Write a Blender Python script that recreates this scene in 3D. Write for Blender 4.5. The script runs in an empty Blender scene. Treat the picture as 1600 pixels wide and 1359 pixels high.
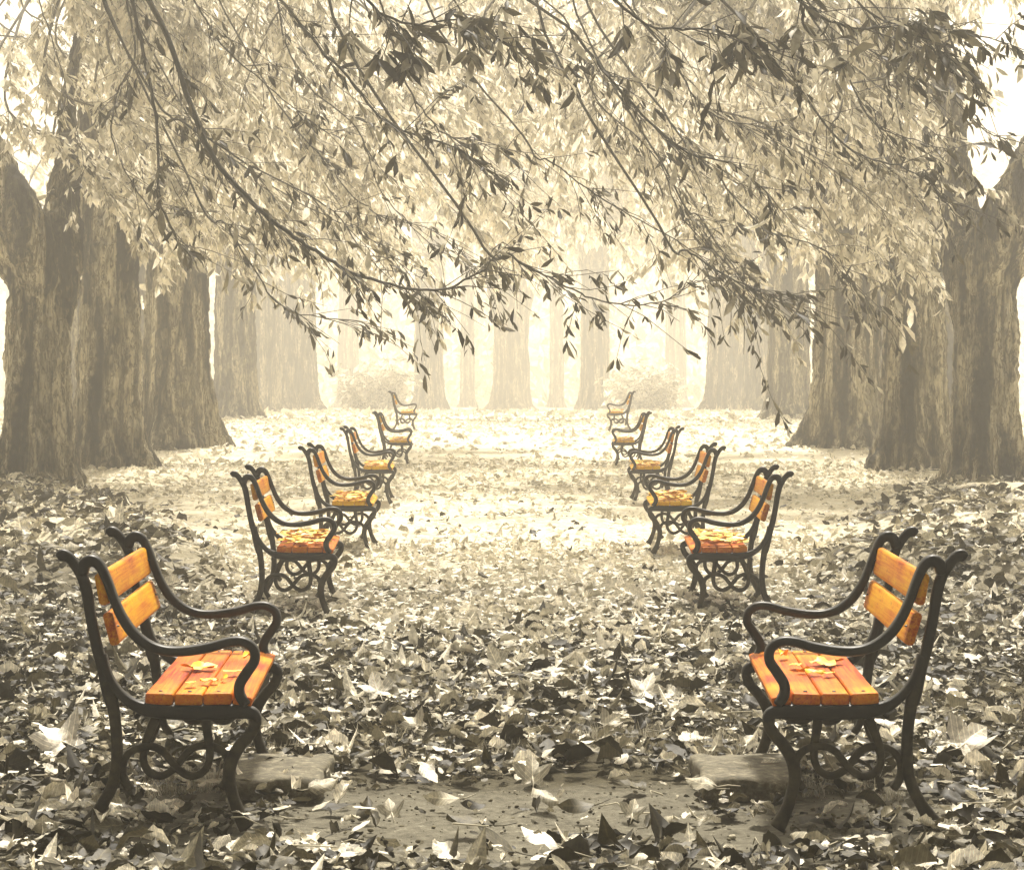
import bpy, bmesh, math, random
import numpy as np
from mathutils import Vector, noise as mnoise

R = math.radians
rng = np.random.default_rng(11)
random.seed(7)
scene = bpy.context.scene
COL = scene.collection
F = 3500.0          # focal length in photo pixels (photo is 1600 wide)
CAMH = 1.38

def at(px, py, d):
    """a point of the place seen at photo pixel px,py at distance d"""
    return Vector(((px - 800) / F * d, d, CAMH - (py - 600) / F * d))

# ------------------------------------------------------------------ helpers
def tag(o, label=None, cat=None, group=None, kind=None):
    if label: o['label'] = label
    if cat: o['category'] = cat
    if group: o['group'] = group
    if kind: o['kind'] = kind
    return o

def empty(name, loc, rz=0.0):
    o = bpy.data.objects.new(name, None)
    COL.objects.link(o)
    o.location = loc
    o.rotation_euler = (0, 0, rz)
    o.empty_display_size = 0.2
    return o

class MB:
    """collects geometry arrays for ONE mesh object"""
    def __init__(self):
        self.v = []; self.loops = []; self.sizes = []; self.n = 0; self.mi = []; self.xy = []
    def add(self, verts, loops, sizes, mi=0, xy=None):
        verts = np.asarray(verts, dtype=np.float32).reshape(-1, 3)
        self.v.append(verts); self.xy.append(np.full((len(verts), 3), 9, dtype=np.float32) if xy is None else xy)
        self.loops.append(np.asarray(loops, dtype=np.int32).ravel() + self.n)
        s = np.asarray(sizes, dtype=np.int32).ravel()
        self.sizes.append(s)
        self.mi.append(np.full(len(s), mi, dtype=np.int32))
        self.n += len(verts)
    def faces(self, verts, faces, mi=0):
        self.add(verts, [i for f in faces for i in f], [len(f) for f in faces], mi)
    def build(self, name, mats, parent=None, smooth=True, mirror=False, offset=None, veins=False):
        if not isinstance(mats, (list, tuple)): mats = [mats]
        me = bpy.data.meshes.new(name)
        v = np.concatenate(self.v); lo = np.concatenate(self.loops); sz = np.concatenate(self.sizes)
        if mirror:
            v = v.copy(); v[:, 0] *= -1
            starts = np.concatenate([[0], np.cumsum(sz)[:-1]])
            idx = np.repeat(starts + sz - 1, sz) - (np.arange(len(lo)) - np.repeat(starts, sz))
            lo = lo[idx]
        if offset is not None: v = v - np.asarray(offset, dtype=np.float32)
        me.vertices.add(len(v)); me.vertices.foreach_set('co', v.ravel())
        me.loops.add(len(lo)); me.loops.foreach_set('vertex_index', lo)
        me.polygons.add(len(sz))
        me.polygons.foreach_set('loop_start', np.concatenate([[0], np.cumsum(sz)[:-1]]).astype(np.int32))
        me.polygons.foreach_set('loop_total', sz)
        me.polygons.foreach_set('material_index', np.concatenate(self.mi))
        me.polygons.foreach_set('use_smooth', np.full(len(sz), smooth))
        if veins:
            at_ = me.attributes.new('leaf_xy', 'FLOAT_VECTOR', 'POINT'); at_.data.foreach_set('vector', np.concatenate(self.xy).astype(np.float32).ravel())
        me.update(calc_edges=True)
        for m in mats: me.materials.append(m)
        o = bpy.data.objects.new(name, me)
        COL.objects.link(o)
        if parent is not None: o.parent = parent
        return o

def catmull(pts, n=8, closed=False):
    pts = [np.asarray(p, dtype=float) for p in pts]
    out = []
    m = len(pts)
    for i in range(m - 1):
        p0 = pts[i - 1] if i > 0 else 2 * pts[0] - pts[1]
        p1, p2 = pts[i], pts[i + 1]
        p3 = pts[i + 2] if i + 2 < m else 2 * pts[-1] - pts[-2]
        for k in range(n):
            t = k / n
            out.append(0.5 * ((2 * p1) + (-p0 + p2) * t + (2 * p0 - 5 * p1 + 4 * p2 - p3) * t * t + (-p0 + 3 * p1 - 3 * p2 + p3) * t ** 3))
    out.append(pts[-1])
    return np.array(out)

def tube(mb, pts, radii, sides=6, rough=0.0, mi=0, cap=True):
    pts = np.asarray(pts, dtype=float)
    n = len(pts)
    radii = np.interp(np.linspace(0, 1, n), np.linspace(0, 1, len(radii)), radii)
    tang = np.gradient(pts, axis=0)
    tang /= np.linalg.norm(tang, axis=1)[:, None] + 1e-9
    ref = np.array([0.13, 0.21, 0.97])
    if abs(tang[0] @ ref) > 0.9: ref = np.array([0.97, 0.1, 0.2])
    verts = []
    ang = np.arange(sides) * 2 * math.pi / sides
    u = np.cross(tang[0], ref); u /= np.linalg.norm(u)
    for i in range(n):
        u = u - tang[i] * (u @ tang[i]); u /= np.linalg.norm(u) + 1e-9
        w = np.cross(tang[i], u)
        rr = radii[i] * np.ones(sides)
        if rough:
            for k in range(sides):
                p = pts[i] + np.cos(ang[k]) * u * radii[i] + np.sin(ang[k]) * w * radii[i]
                rr[k] *= 1 + rough * mnoise.noise(Vector(p * np.array([3., 3., 1.2])))
        verts.append(pts[i] + (np.cos(ang) * rr)[:, None] * u + (np.sin(ang) * rr)[:, None] * w)
    verts = np.concatenate(verts)
    i = np.arange(n - 1)[:, None]; k = np.arange(sides)[None, :]; k2 = (k + 1) % sides
    q = np.stack([i * sides + k, i * sides + k2, (i + 1) * sides + k2, (i + 1) * sides + k], -1).reshape(-1)
    loops = list(q); sizes = [4] * ((n - 1) * sides)
    if cap:
        loops += list(range(sides))[::-1] + list(range((n - 1) * sides, n * sides)); sizes += [sides, sides]
    mb.add(verts, loops, sizes, mi)

def grid_tmpl(nu, nv, fn):
    """nu along length, nv across; fn(t, s) -> xyz with t 0..1, s -1..1"""
    v = [fn(i / (nu - 1), -1 + 2 * j / (nv - 1)) for i in range(nu) for j in range(nv)]
    f = [(i * nv + j, i * nv + j + 1, (i + 1) * nv + j + 1, (i + 1) * nv + j) for i in range(nu - 1) for j in range(nv - 1)]
    return np.array(v, dtype=np.float32), f

def scatter(mb, tmpl, pos, ydir, nrm, scale, mi=0):
    """instances of a leaf template baked into mb. ydir: leaf axis, nrm: approx normal"""
    tv, tf = tmpl
    ydir = ydir / (np.linalg.norm(ydir, axis=1)[:, None] + 1e-9)
    x = np.cross(ydir, nrm); x /= np.linalg.norm(x, axis=1)[:, None] + 1e-9
    z = np.cross(x, ydir)
    N = len(pos)
    sc = np.asarray(scale).reshape(N, 1, 1) if np.ndim(scale) else np.full((N, 1, 1), scale)
    V = tv[None] * sc
    P = pos[:, None, :] + V[..., 0:1] * x[:, None, :] + V[..., 1:2] * ydir[:, None, :] + V[..., 2:3] * z[:, None, :]
    fl = np.array([i for f in tf for i in f]); fs = np.array([len(f) for f in tf])
    loops = (fl[None, :] + (np.arange(N) * len(tv))[:, None]).ravel()
    mb.add(P.reshape(-1, 3), loops, np.tile(fs, N), mi, np.tile(tv, (N, 1)))

def unit_dirs(n, tilt):
    """near-up normals with random tilt (radians, sd)"""
    a = rng.uniform(0, 2 * math.pi, n); t = np.abs(rng.normal(0, tilt, n))
    return np.stack([np.sin(t) * np.cos(a), np.sin(t) * np.sin(a), np.cos(t)], -1)

# leaf templates ----------------------------------------------------------
def wprof(t): return math.sin(math.pi * min(max(t, 0), 1) ** 0.85) ** 0.8 if 0 < t < 1 else 0.02
def crumple(seed, wid, curl, roll, wav, nu=8, nv=5):
    q = random.Random(seed); o = q.uniform(0, 50); ph = q.uniform(0, 6)
    def fn(t, s):
        w = wid * wprof(t) * (1 + .28 * mnoise.noise(Vector((t * 5 + o, s * 1.2, 0)))) * (1 + .10 * math.sin(22 * t + s))
        x = math.sin(s * roll) / max(roll, .6) * w if roll > .6 else s * w
        z = (1 - math.cos(s * roll)) * w * curl + wav * mnoise.noise(Vector((t * 3 + o, s * 1.5, 3))) + .10 * math.sin(2.6 * t + ph) * abs(curl)
        tip = .04 * math.sin(3 * t + ph)
        return (x + tip, t - .5, z)
    return grid_tmpl(nu, nv, fn)
OBLONG = crumple(1, .27, .35, .7, .10)
CURL = crumple(2, .30, .9, 1.5, .12)
TWIST = grid_tmpl(8, 3, lambda t, s: (s * .24 * wprof(t) * math.cos(1.6 * t), t - .5 + .05 * s * math.sin(5 * t), s * .24 * wprof(t) * math.sin(1.6 * t) + .22 * (t - .4) ** 2))
HUMP = crumple(4, .34, -.5, 1.1, .14)
WIDE = crumple(5, .40, .5, .9, .22)
TORN = crumple(6, .22, 1.2, 1.9, .16)
def maple_tmpl(curl=.16, seed=0):
    rr = random.Random(seed)
    ring = []
    tips = [(-2.25, .62), (-1.15, .9), (0, 1.0), (1.15, .9), (2.25, .62)]
    pts = []
    for k, (a, r) in enumerate(tips):
        pts.append((a - .40, r * .68)); pts.append((a - .2, r * .80)); pts.append((a, r)); pts.append((a + .2, r * .80)); pts.append((a + .40, r * .68))
        if k < 4: pts.append(((a + tips[k + 1][0]) / 2, .47))
    pts = [(-2.9, .30)] + pts + [(2.9, .30)]
    v = [(0, 0, 0)]
    for ringr in (.5, 1.0):
        for a, r in pts:
            x = math.sin(a) * r * ringr * .55; y = math.cos(a) * r * ringr * .55
            z = curl * (r * ringr) ** 2 * (0.4 + .9 * math.sin(3 * a + seed)) + rr.uniform(-.02, .02)
            v.append((x, y, z))
    m = len(pts); f = []
    for i in range(m - 1):
        f.append((0, 1 + i + 1, 1 + i)); f.append((1 + i, 1 + i + 1, 1 + m + i + 1, 1 + m + i))
    return np.array(v, dtype=np.float32), f
MAPLE = maple_tmpl(.16, 0); MAPLE2 = maple_tmpl(.30, 4); MAPLE3 = maple_tmpl(.45, 2)
LEAFLET = (np.array([(0, 0, 0), (0, .32, -.03), (0, .66, -.05), (0, 1, -.16), (-.10, .3, .03), (-.135, .68, .01), (.10, .3, .03), (.135, .68, .01)], dtype=np.float32),
           [(0, 6, 1), (1, 6, 7, 2), (2, 7, 3), (0, 1, 4), (1, 2, 5, 4), (2, 3, 5)])
FARLEAF = (np.array([(0, 0, 0), (0, .55, -.05), (0, 1, -.14), (-.2, .5, .05), (.2, .5, .05)], dtype=np.float32), [(0, 4, 1), (1, 4, 2), (0, 1, 3), (1, 2, 3)])

# ------------------------------------------------------------------ materials
def new_mat(name):
    m = bpy.data.materials.new(name); m.use_nodes = True
    nt = m.node_tree
    for n in list(nt.nodes): nt.nodes.remove(n)
    out = nt.nodes.new('ShaderNodeOutputMaterial')
    return m, nt, out
def N(nt, t, **kw):
    n = nt.nodes.new(t)
    for k, v in kw.items():
        if k in n.inputs: n.inputs[k].default_value = v
        else: setattr(n, k, v)
    return n
def ramp(nt, stops, interp='LINEAR'):
    r = nt.nodes.new('ShaderNodeValToRGB'); r.color_ramp.interpolation = interp
    el = r.color_ramp.elements
    while len(el) > 1: el.remove(el[-1])
    el[0].position = stops[0][0]; el[0].color = (*stops[0][1], 1)
    for p, c in stops[1:]:
        e = el.new(p); e.color = (*c, 1)
    return r
L = lambda nt, a, b: nt.links.new(a, b)
def sep(v):
    """a tone of the sepia print: v is the luminance"""
    return (min(1, v ** .96 * 1.04), v * .98, v ** 1.18 * .84)

def leaf_mat(name, stops, transl=.3, rough=.6, noise_scale=30.0, veins=False):
    m, nt, out = new_mat(name)
    g = N(nt, 'ShaderNodeNewGeometry')
    r = ramp(nt, [(p, sep(v)) for p, v in stops])
    L(nt, g.outputs['Random Per Island'], r.inputs[0])
    tc = N(nt, 'ShaderNodeTexCoord')
    nz = N(nt, 'ShaderNodeTexNoise', Scale=noise_scale, Detail=4.0, Roughness=.65)
    L(nt, tc.outputs['Object'], nz.inputs['Vector'])
    mr = N(nt, 'ShaderNodeMapRange'); mr.inputs['From Min'].default_value = .3; mr.inputs['From Max'].default_value = .7
    mr.inputs['To Min'].default_value = .45; mr.inputs['To Max'].default_value = 1.25
    L(nt, nz.outputs['Fac'], mr.inputs['Value'])
    mx = N(nt, 'ShaderNodeMix', data_type='RGBA', blend_type='MULTIPLY'); mx.inputs[0].default_value = 1
    L(nt, r.outputs['Color'], mx.inputs[6]); L(nt, mr.outputs['Result'], mx.inputs[7])
    if veins:
        at_ = N(nt, 'ShaderNodeAttribute', attribute_name='leaf_xy'); sx = N(nt, 'ShaderNodeSeparateXYZ'); L(nt, at_.outputs['Vector'], sx.inputs[0])
        def mth(op, a, b=None, c=None):
            n = N(nt, 'ShaderNodeMath', operation=op)
            for i, q in enumerate((a, b, c)):
                if q is None: continue
                if isinstance(q, (int, float)): n.inputs[i].default_value = q
                else: L(nt, q, n.inputs[i])
            return n.outputs[0]
        ax = mth('ABSOLUTE', sx.outputs['X'])
        mid = mth('LESS_THAN', ax, .012)
        side = mth('GREATER_THAN', mth('SINE', mth('MULTIPLY', mth('SUBTRACT', sx.outputs['Y'], mth('MULTIPLY', ax, .9)), 58.0)), .86)
        vn = mth('MAXIMUM', mid, mth('MULTIPLY', side, .55))
        edge = mth('MULTIPLY', mth('GREATER_THAN', ax, .17), .35)
        k1 = mth('MULTIPLY_ADD', vn, .75, 1.0); k2 = mth('SUBTRACT', k1, edge)
        m2 = N(nt, 'ShaderNodeMix', data_type='RGBA', blend_type='MULTIPLY'); m2.inputs[0].default_value = 1
        L(nt, mx.outputs[2], m2.inputs[6]); L(nt, k2, m2.inputs[7]); mx = m2
    b = N(nt, 'ShaderNodeBsdfPrincipled', Roughness=rough)
    b.inputs['Specular IOR Level'].default_value = .3
    L(nt, mx.outputs[2], b.inputs['Base Color'])
    if transl:
        t = N(nt, 'ShaderNodeBsdfTranslucent'); L(nt, mx.outputs[2], t.inputs['Color'])
        ms = N(nt, 'ShaderNodeMixShader'); ms.inputs[0].default_value = transl
        L(nt, b.outputs[0], ms.inputs[1]); L(nt, t.outputs[0], ms.inputs[2]); L(nt, ms.outputs[0], out.inputs[0])
    else: L(nt, b.outputs[0], out.inputs[0])
    return m

M = {}
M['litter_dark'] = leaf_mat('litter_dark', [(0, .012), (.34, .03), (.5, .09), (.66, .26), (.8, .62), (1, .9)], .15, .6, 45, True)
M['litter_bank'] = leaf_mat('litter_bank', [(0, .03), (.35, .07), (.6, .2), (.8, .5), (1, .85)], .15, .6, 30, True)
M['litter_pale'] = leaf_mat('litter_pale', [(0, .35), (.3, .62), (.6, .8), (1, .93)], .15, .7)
M['leaf_crown'] = leaf_mat('leaf_crown', [(0, .25), (.3, .55), (.6, .82), (1, .94)], .68, .6, 8)
M['leaf_bush'] = leaf_mat('leaf_bush', [(0, .12), (1, .4)], .3)
M['leaf_near'] = leaf_mat('leaf_near', [(0, .012), (.45, .04), (.75, .14), (1, .5)], .3, .6, 12)
M['leaf_white'] = leaf_mat('leaf_white', [(0, .82), (1, .92)], .1, .6, 40, True)
M['leaf_mid'] = leaf_mat('leaf_mid', [(0, .30), (1, .42)], .1, .6, 40, True)
M['leaf_pale'] = leaf_mat('leaf_pale', [(0, .5), (1, .66)], .1, .6, 40, True)
M['leaf_brown'] = leaf_mat('leaf_brown', [(0, .05), (1, .08)], .1, .6, 40, True)
M['grit'] = leaf_mat('grit', [(0, .03), (.5, .10), (.85, .2), (1, .5)], 0, .9, 60)
M['grass'] = leaf_mat('grass', [(0, .2), (.5, .45), (1, .8)], .3, .6, 20)

def yellow_leaf_mat():
    m, nt, out = new_mat('leaf_yellow')
    g = N(nt, 'ShaderNodeNewGeometry')
    r = ramp(nt, [(0, (.70, .26, .0)), (.3, (.80, .45, .0)), (.85, (.85, .58, .004)), (1, (.45, .07, .0))])
    L(nt, g.outputs['Random Per Island'], r.inputs[0])
    b = N(nt, 'ShaderNodeBsdfPrincipled', Roughness=.5); L(nt, r.outputs[0], b.inputs['Base Color']); L(nt, b.outputs[0], out.inputs[0])
    return m
M['leaf_yellow'] = yellow_leaf_mat()

def wood_mat(name, stops):
    m, nt, out = new_mat(name)
    tc = N(nt, 'ShaderNodeTexCoord'); mp = N(nt, 'ShaderNodeMapping'); mp.inputs['Scale'].default_value = (48, 1.3, 48)
    L(nt, tc.outputs['Object'], mp.inputs['Vector'])
    nz = N(nt, 'ShaderNodeTexNoise', Scale=2.2, Detail=6.0, Roughness=.6, Distortion=.6); L(nt, mp.outputs[0], nz.inputs['Vector'])
    big = N(nt, 'ShaderNodeTexNoise', Scale=3.2, Detail=3.0); L(nt, tc.outputs['Object'], big.inputs['Vector'])
    add = N(nt, 'ShaderNodeMath', operation='ADD'); L(nt, nz.outputs['Fac'], add.inputs[0]); L(nt, big.outputs['Fac'], add.inputs[1])
    hf = N(nt, 'ShaderNodeMath', operation='MULTIPLY'); hf.inputs[1].default_value = .5; L(nt, add.outputs[0], hf.inputs[0])
    r = ramp(nt, stops)
    L(nt, hf.outputs[0], r.inputs[0])
    fine = N(nt, 'ShaderNodeTexNoise', Scale=60.0, Detail=5.0); L(nt, tc.outputs['Object'], fine.inputs['Vector'])
    st = ramp(nt, [(.30, (.25, .12, .05)), (.40, (1, 1, 1))]); L(nt, fine.outputs['Fac'], st.inputs[0])
    mx = N(nt, 'ShaderNodeMix', data_type='RGBA', blend_type='MULTIPLY'); mx.inputs[0].default_value = .7
    L(nt, r.outputs[0], mx.inputs[6]); L(nt, st.outputs[0], mx.inputs[7])
    b = N(nt, 'ShaderNodeBsdfPrincipled', Roughness=.5); b.inputs['Specular IOR Level'].default_value = .12
    L(nt, mx.outputs[2], b.inputs['Base Color'])
    bp = N(nt, 'ShaderNodeBump', Strength=.35, Distance=.004); L(nt, nz.outputs['Fac'], bp.inputs['Height']); L(nt, bp.outputs[0], b.inputs['Normal'])
    L(nt, b.outputs[0], out.inputs[0])
    return m
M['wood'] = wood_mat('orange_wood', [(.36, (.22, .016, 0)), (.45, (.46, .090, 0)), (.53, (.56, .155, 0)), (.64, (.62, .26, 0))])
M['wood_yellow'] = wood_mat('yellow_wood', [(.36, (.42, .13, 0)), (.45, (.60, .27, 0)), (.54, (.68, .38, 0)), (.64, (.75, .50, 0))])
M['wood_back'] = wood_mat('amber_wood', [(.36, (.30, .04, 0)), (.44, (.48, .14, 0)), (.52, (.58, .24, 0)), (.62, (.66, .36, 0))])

def iron_mat(name, a, bcol, rough):
    m, nt, out = new_mat(name)
    tc = N(nt, 'ShaderNodeTexCoord')
    nz = N(nt, 'ShaderNodeTexNoise', Scale=14.0, Detail=7.0, Roughness=.7); L(nt, tc.outputs['Object'], nz.inputs['Vector'])
    r = ramp(nt, [(.40, a), (.66, bcol)]); L(nt, nz.outputs['Fac'], r.inputs[0])
    b = N(nt, 'ShaderNodeBsdfPrincipled', Roughness=rough); L(nt, r.outputs[0], b.inputs['Base Color'])
    b.inputs['Specular IOR Level'].default_value = .28
    f = N(nt, 'ShaderNodeTexNoise', Scale=90.0, Detail=4.0); L(nt, tc.outputs['Object'], f.inputs['Vector'])
    bp = N(nt, 'ShaderNodeBump', Strength=.3, Distance=.003); L(nt, f.outputs['Fac'], bp.inputs['Height']); L(nt, bp.outputs[0], b.inputs['Normal'])
    L(nt, b.outputs[0], out.inputs[0])
    return m
M['iron'] = iron_mat('black_iron', (.003, .0024, .001), (.010, .008, .004), .45)
M['iron_dusty'] = iron_mat('dusty_iron', (.010, .008, .003), (.05, .039, .017), .75)

def bark_mat():
    m, nt, out = new_mat('bark')
    tc = N(nt, 'ShaderNodeTexCoord')
    mp = N(nt, 'ShaderNodeMapping'); mp.inputs['Scale'].default_value = (4, 4, .5); L(nt, tc.outputs['Object'], mp.inputs['Vector'])
    a = N(nt, 'ShaderNodeTexNoise', Scale=1.0, Detail=6.0, Roughness=.62, Distortion=.4); L(nt, mp.outputs[0], a.inputs['Vector'])
    mp2 = N(nt, 'ShaderNodeMapping'); mp2.inputs['Scale'].default_value = (18, 18, 3.2); L(nt, tc.outputs['Object'], mp2.inputs['Vector'])
    c = N(nt, 'ShaderNodeTexNoise', Scale=1.0, Detail=8.0, Roughness=.7); L(nt, mp2.outputs[0], c.inputs['Vector'])
    r = ramp(nt, [(.39, sep(.012)), (.46, sep(.06)), (.52, sep(.22)), (.60, sep(.6))]); L(nt, a.outputs['Fac'], r.inputs[0])
    r2 = ramp(nt, [(.40, sep(.12)), (.5, sep(.6)), (.62, (1, 1, 1))]); L(nt, c.outputs['Fac'], r2.inputs[0])
    mx = N(nt, 'ShaderNodeMix', data_type='RGBA', blend_type='MULTIPLY'); mx.inputs[0].default_value = .8
    L(nt, r.outputs[0], mx.inputs[6]); L(nt, r2.outputs[0], mx.inputs[7])
    mp3 = N(nt, 'ShaderNodeMapping'); mp3.inputs['Scale'].default_value = (11, 11, 1.6); L(nt, tc.outputs['Object'], mp3.inputs['Vector'])
    e = N(nt, 'ShaderNodeTexNoise', Scale=1.0, Detail=5.0, Roughness=.6, Distortion=1.2); L(nt, mp3.outputs[0], e.inputs['Vector'])
    sb = N(nt, 'ShaderNodeMath', operation='SUBTRACT'); L(nt, e.outputs['Fac'], sb.inputs[0]); sb.inputs[1].default_value = .5
    ab = N(nt, 'ShaderNodeMath', operation='ABSOLUTE'); L(nt, sb.outputs[0], ab.inputs[0])
    r3 = ramp(nt, [(0, sep(.12)), (.02, sep(.25)), (.055, (1, 1, 1))]); L(nt, ab.outputs[0], r3.inputs[0])
    mx3 = N(nt, 'ShaderNodeMix', data_type='RGBA', blend_type='MULTIPLY'); mx3.inputs[0].default_value = .9
    L(nt, mx.outputs[2], mx3.inputs[6]); L(nt, r3.outputs[0], mx3.inputs[7]); mx = mx3
    b = N(nt, 'ShaderNodeBsdfPrincipled', Roughness=.85); L(nt, mx.outputs[2], b.inputs['Base Color'])
    b.inputs['Specular IOR Level'].default_value = .2
    ad = N(nt, 'ShaderNodeMath', operation='ADD'); L(nt, a.outputs['Fac'], ad.inputs[0]); L(nt, c.outputs['Fac'], ad.inputs[1])
    bp = N(nt, 'ShaderNodeBump', Strength=1.0, Distance=.09); L(nt, ad.outputs[0], bp.inputs['Height']); L(nt, bp.outputs[0], b.inputs['Normal'])
    L(nt, b.outputs[0], out.inputs[0])
    return m
M['bark'] = bark_mat()
def simple(name, col, rough=.8):
    m, nt, out = new_mat(name)
    tc = N(nt, 'ShaderNodeTexCoord'); nz = N(nt, 'ShaderNodeTexNoise', Scale=9.0, Detail=5.0); L(nt, tc.outputs['Object'], nz.inputs['Vector'])
    r = ramp(nt, [(.3, tuple(c * .6 for c in col)), (.7, tuple(min(1, c * 1.4) for c in col))]); L(nt, nz.outputs['Fac'], r.inputs[0])
    b = N(nt, 'ShaderNodeBsdfPrincipled', Roughness=rough); L(nt, r.outputs[0], b.inputs['Base Color']); L(nt, b.outputs[0], out.inputs[0])
    return m
M['twig'] = simple('twig', sep(.018))
M['twig_dry'] = simple('twig_dry', sep(.35))
M['twig_pale'] = simple('twig_pale', sep(.06))

def stone_mat():
    m, nt, out = new_mat('stone')
    tc = N(nt, 'ShaderNodeTexCoord'); nz = N(nt, 'ShaderNodeTexNoise', Scale=30.0, Detail=12.0, Roughness=.75); L(nt, tc.outputs['Object'], nz.inputs['Vector'])
    r = ramp(nt, [(.34, sep(.02)), (.48, sep(.07)), (.56, sep(.12)), (.68, sep(.28))]); L(nt, nz.outputs['Fac'], r.inputs[0])
    b = N(nt, 'ShaderNodeBsdfPrincipled', Roughness=.85); L(nt, r.outputs[0], b.inputs['Base Color'])
    bp = N(nt, 'ShaderNodeBump', Strength=.35, Distance=.01); L(nt, nz.outputs['Fac'], bp.inputs['Height']); L(nt, bp.outputs[0], b.inputs['Normal'])
    L(nt, b.outputs[0], out.inputs[0]); return m
M['stone'] = stone_mat()

# ------------------------------------------------------------------ ground
def smooth(x): x = np.clip(x, 0, 1); return x * x * (3 - 2 * x)
def bank_mask(x, y):
    """leafy bank along both tree rows"""
    ax = np.abs(x)
    edge = 2.45 + (y - 17.9) * .235 + .35 * np.sin(y * .9 + ax)
    return smooth((ax - edge) / .8) * smooth((y - 12) / 4) * (1 - smooth((y - 25.5) / 4))
def gz(x, y):
    x = np.asarray(x, dtype=float); y = np.asarray(y, dtype=float)
    t = np.clip((y - 27) / 24, 0, 1)
    rise = .35 * t * t * (3 - 2 * t) - .85 * smooth((y - 55) / 125)
    b = .012 * np.sin(x * 3.1 + 1.3 * np.sin(y * 1.7)) + .012 * np.sin(y * 2.3 + x * 1.1) + .02 * np.sin(x * .9 + .7) * np.sin(y * .6)
    b = b * (.4 + .6 * smooth((y - 9) / 6))
    bank = bank_mask(x, y) * (.14 + .09 * np.sin(x * 2.2 + y * .8) + .05 * np.sin(x * 5 + y * 3.1))
    return rise + b + bank

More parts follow.
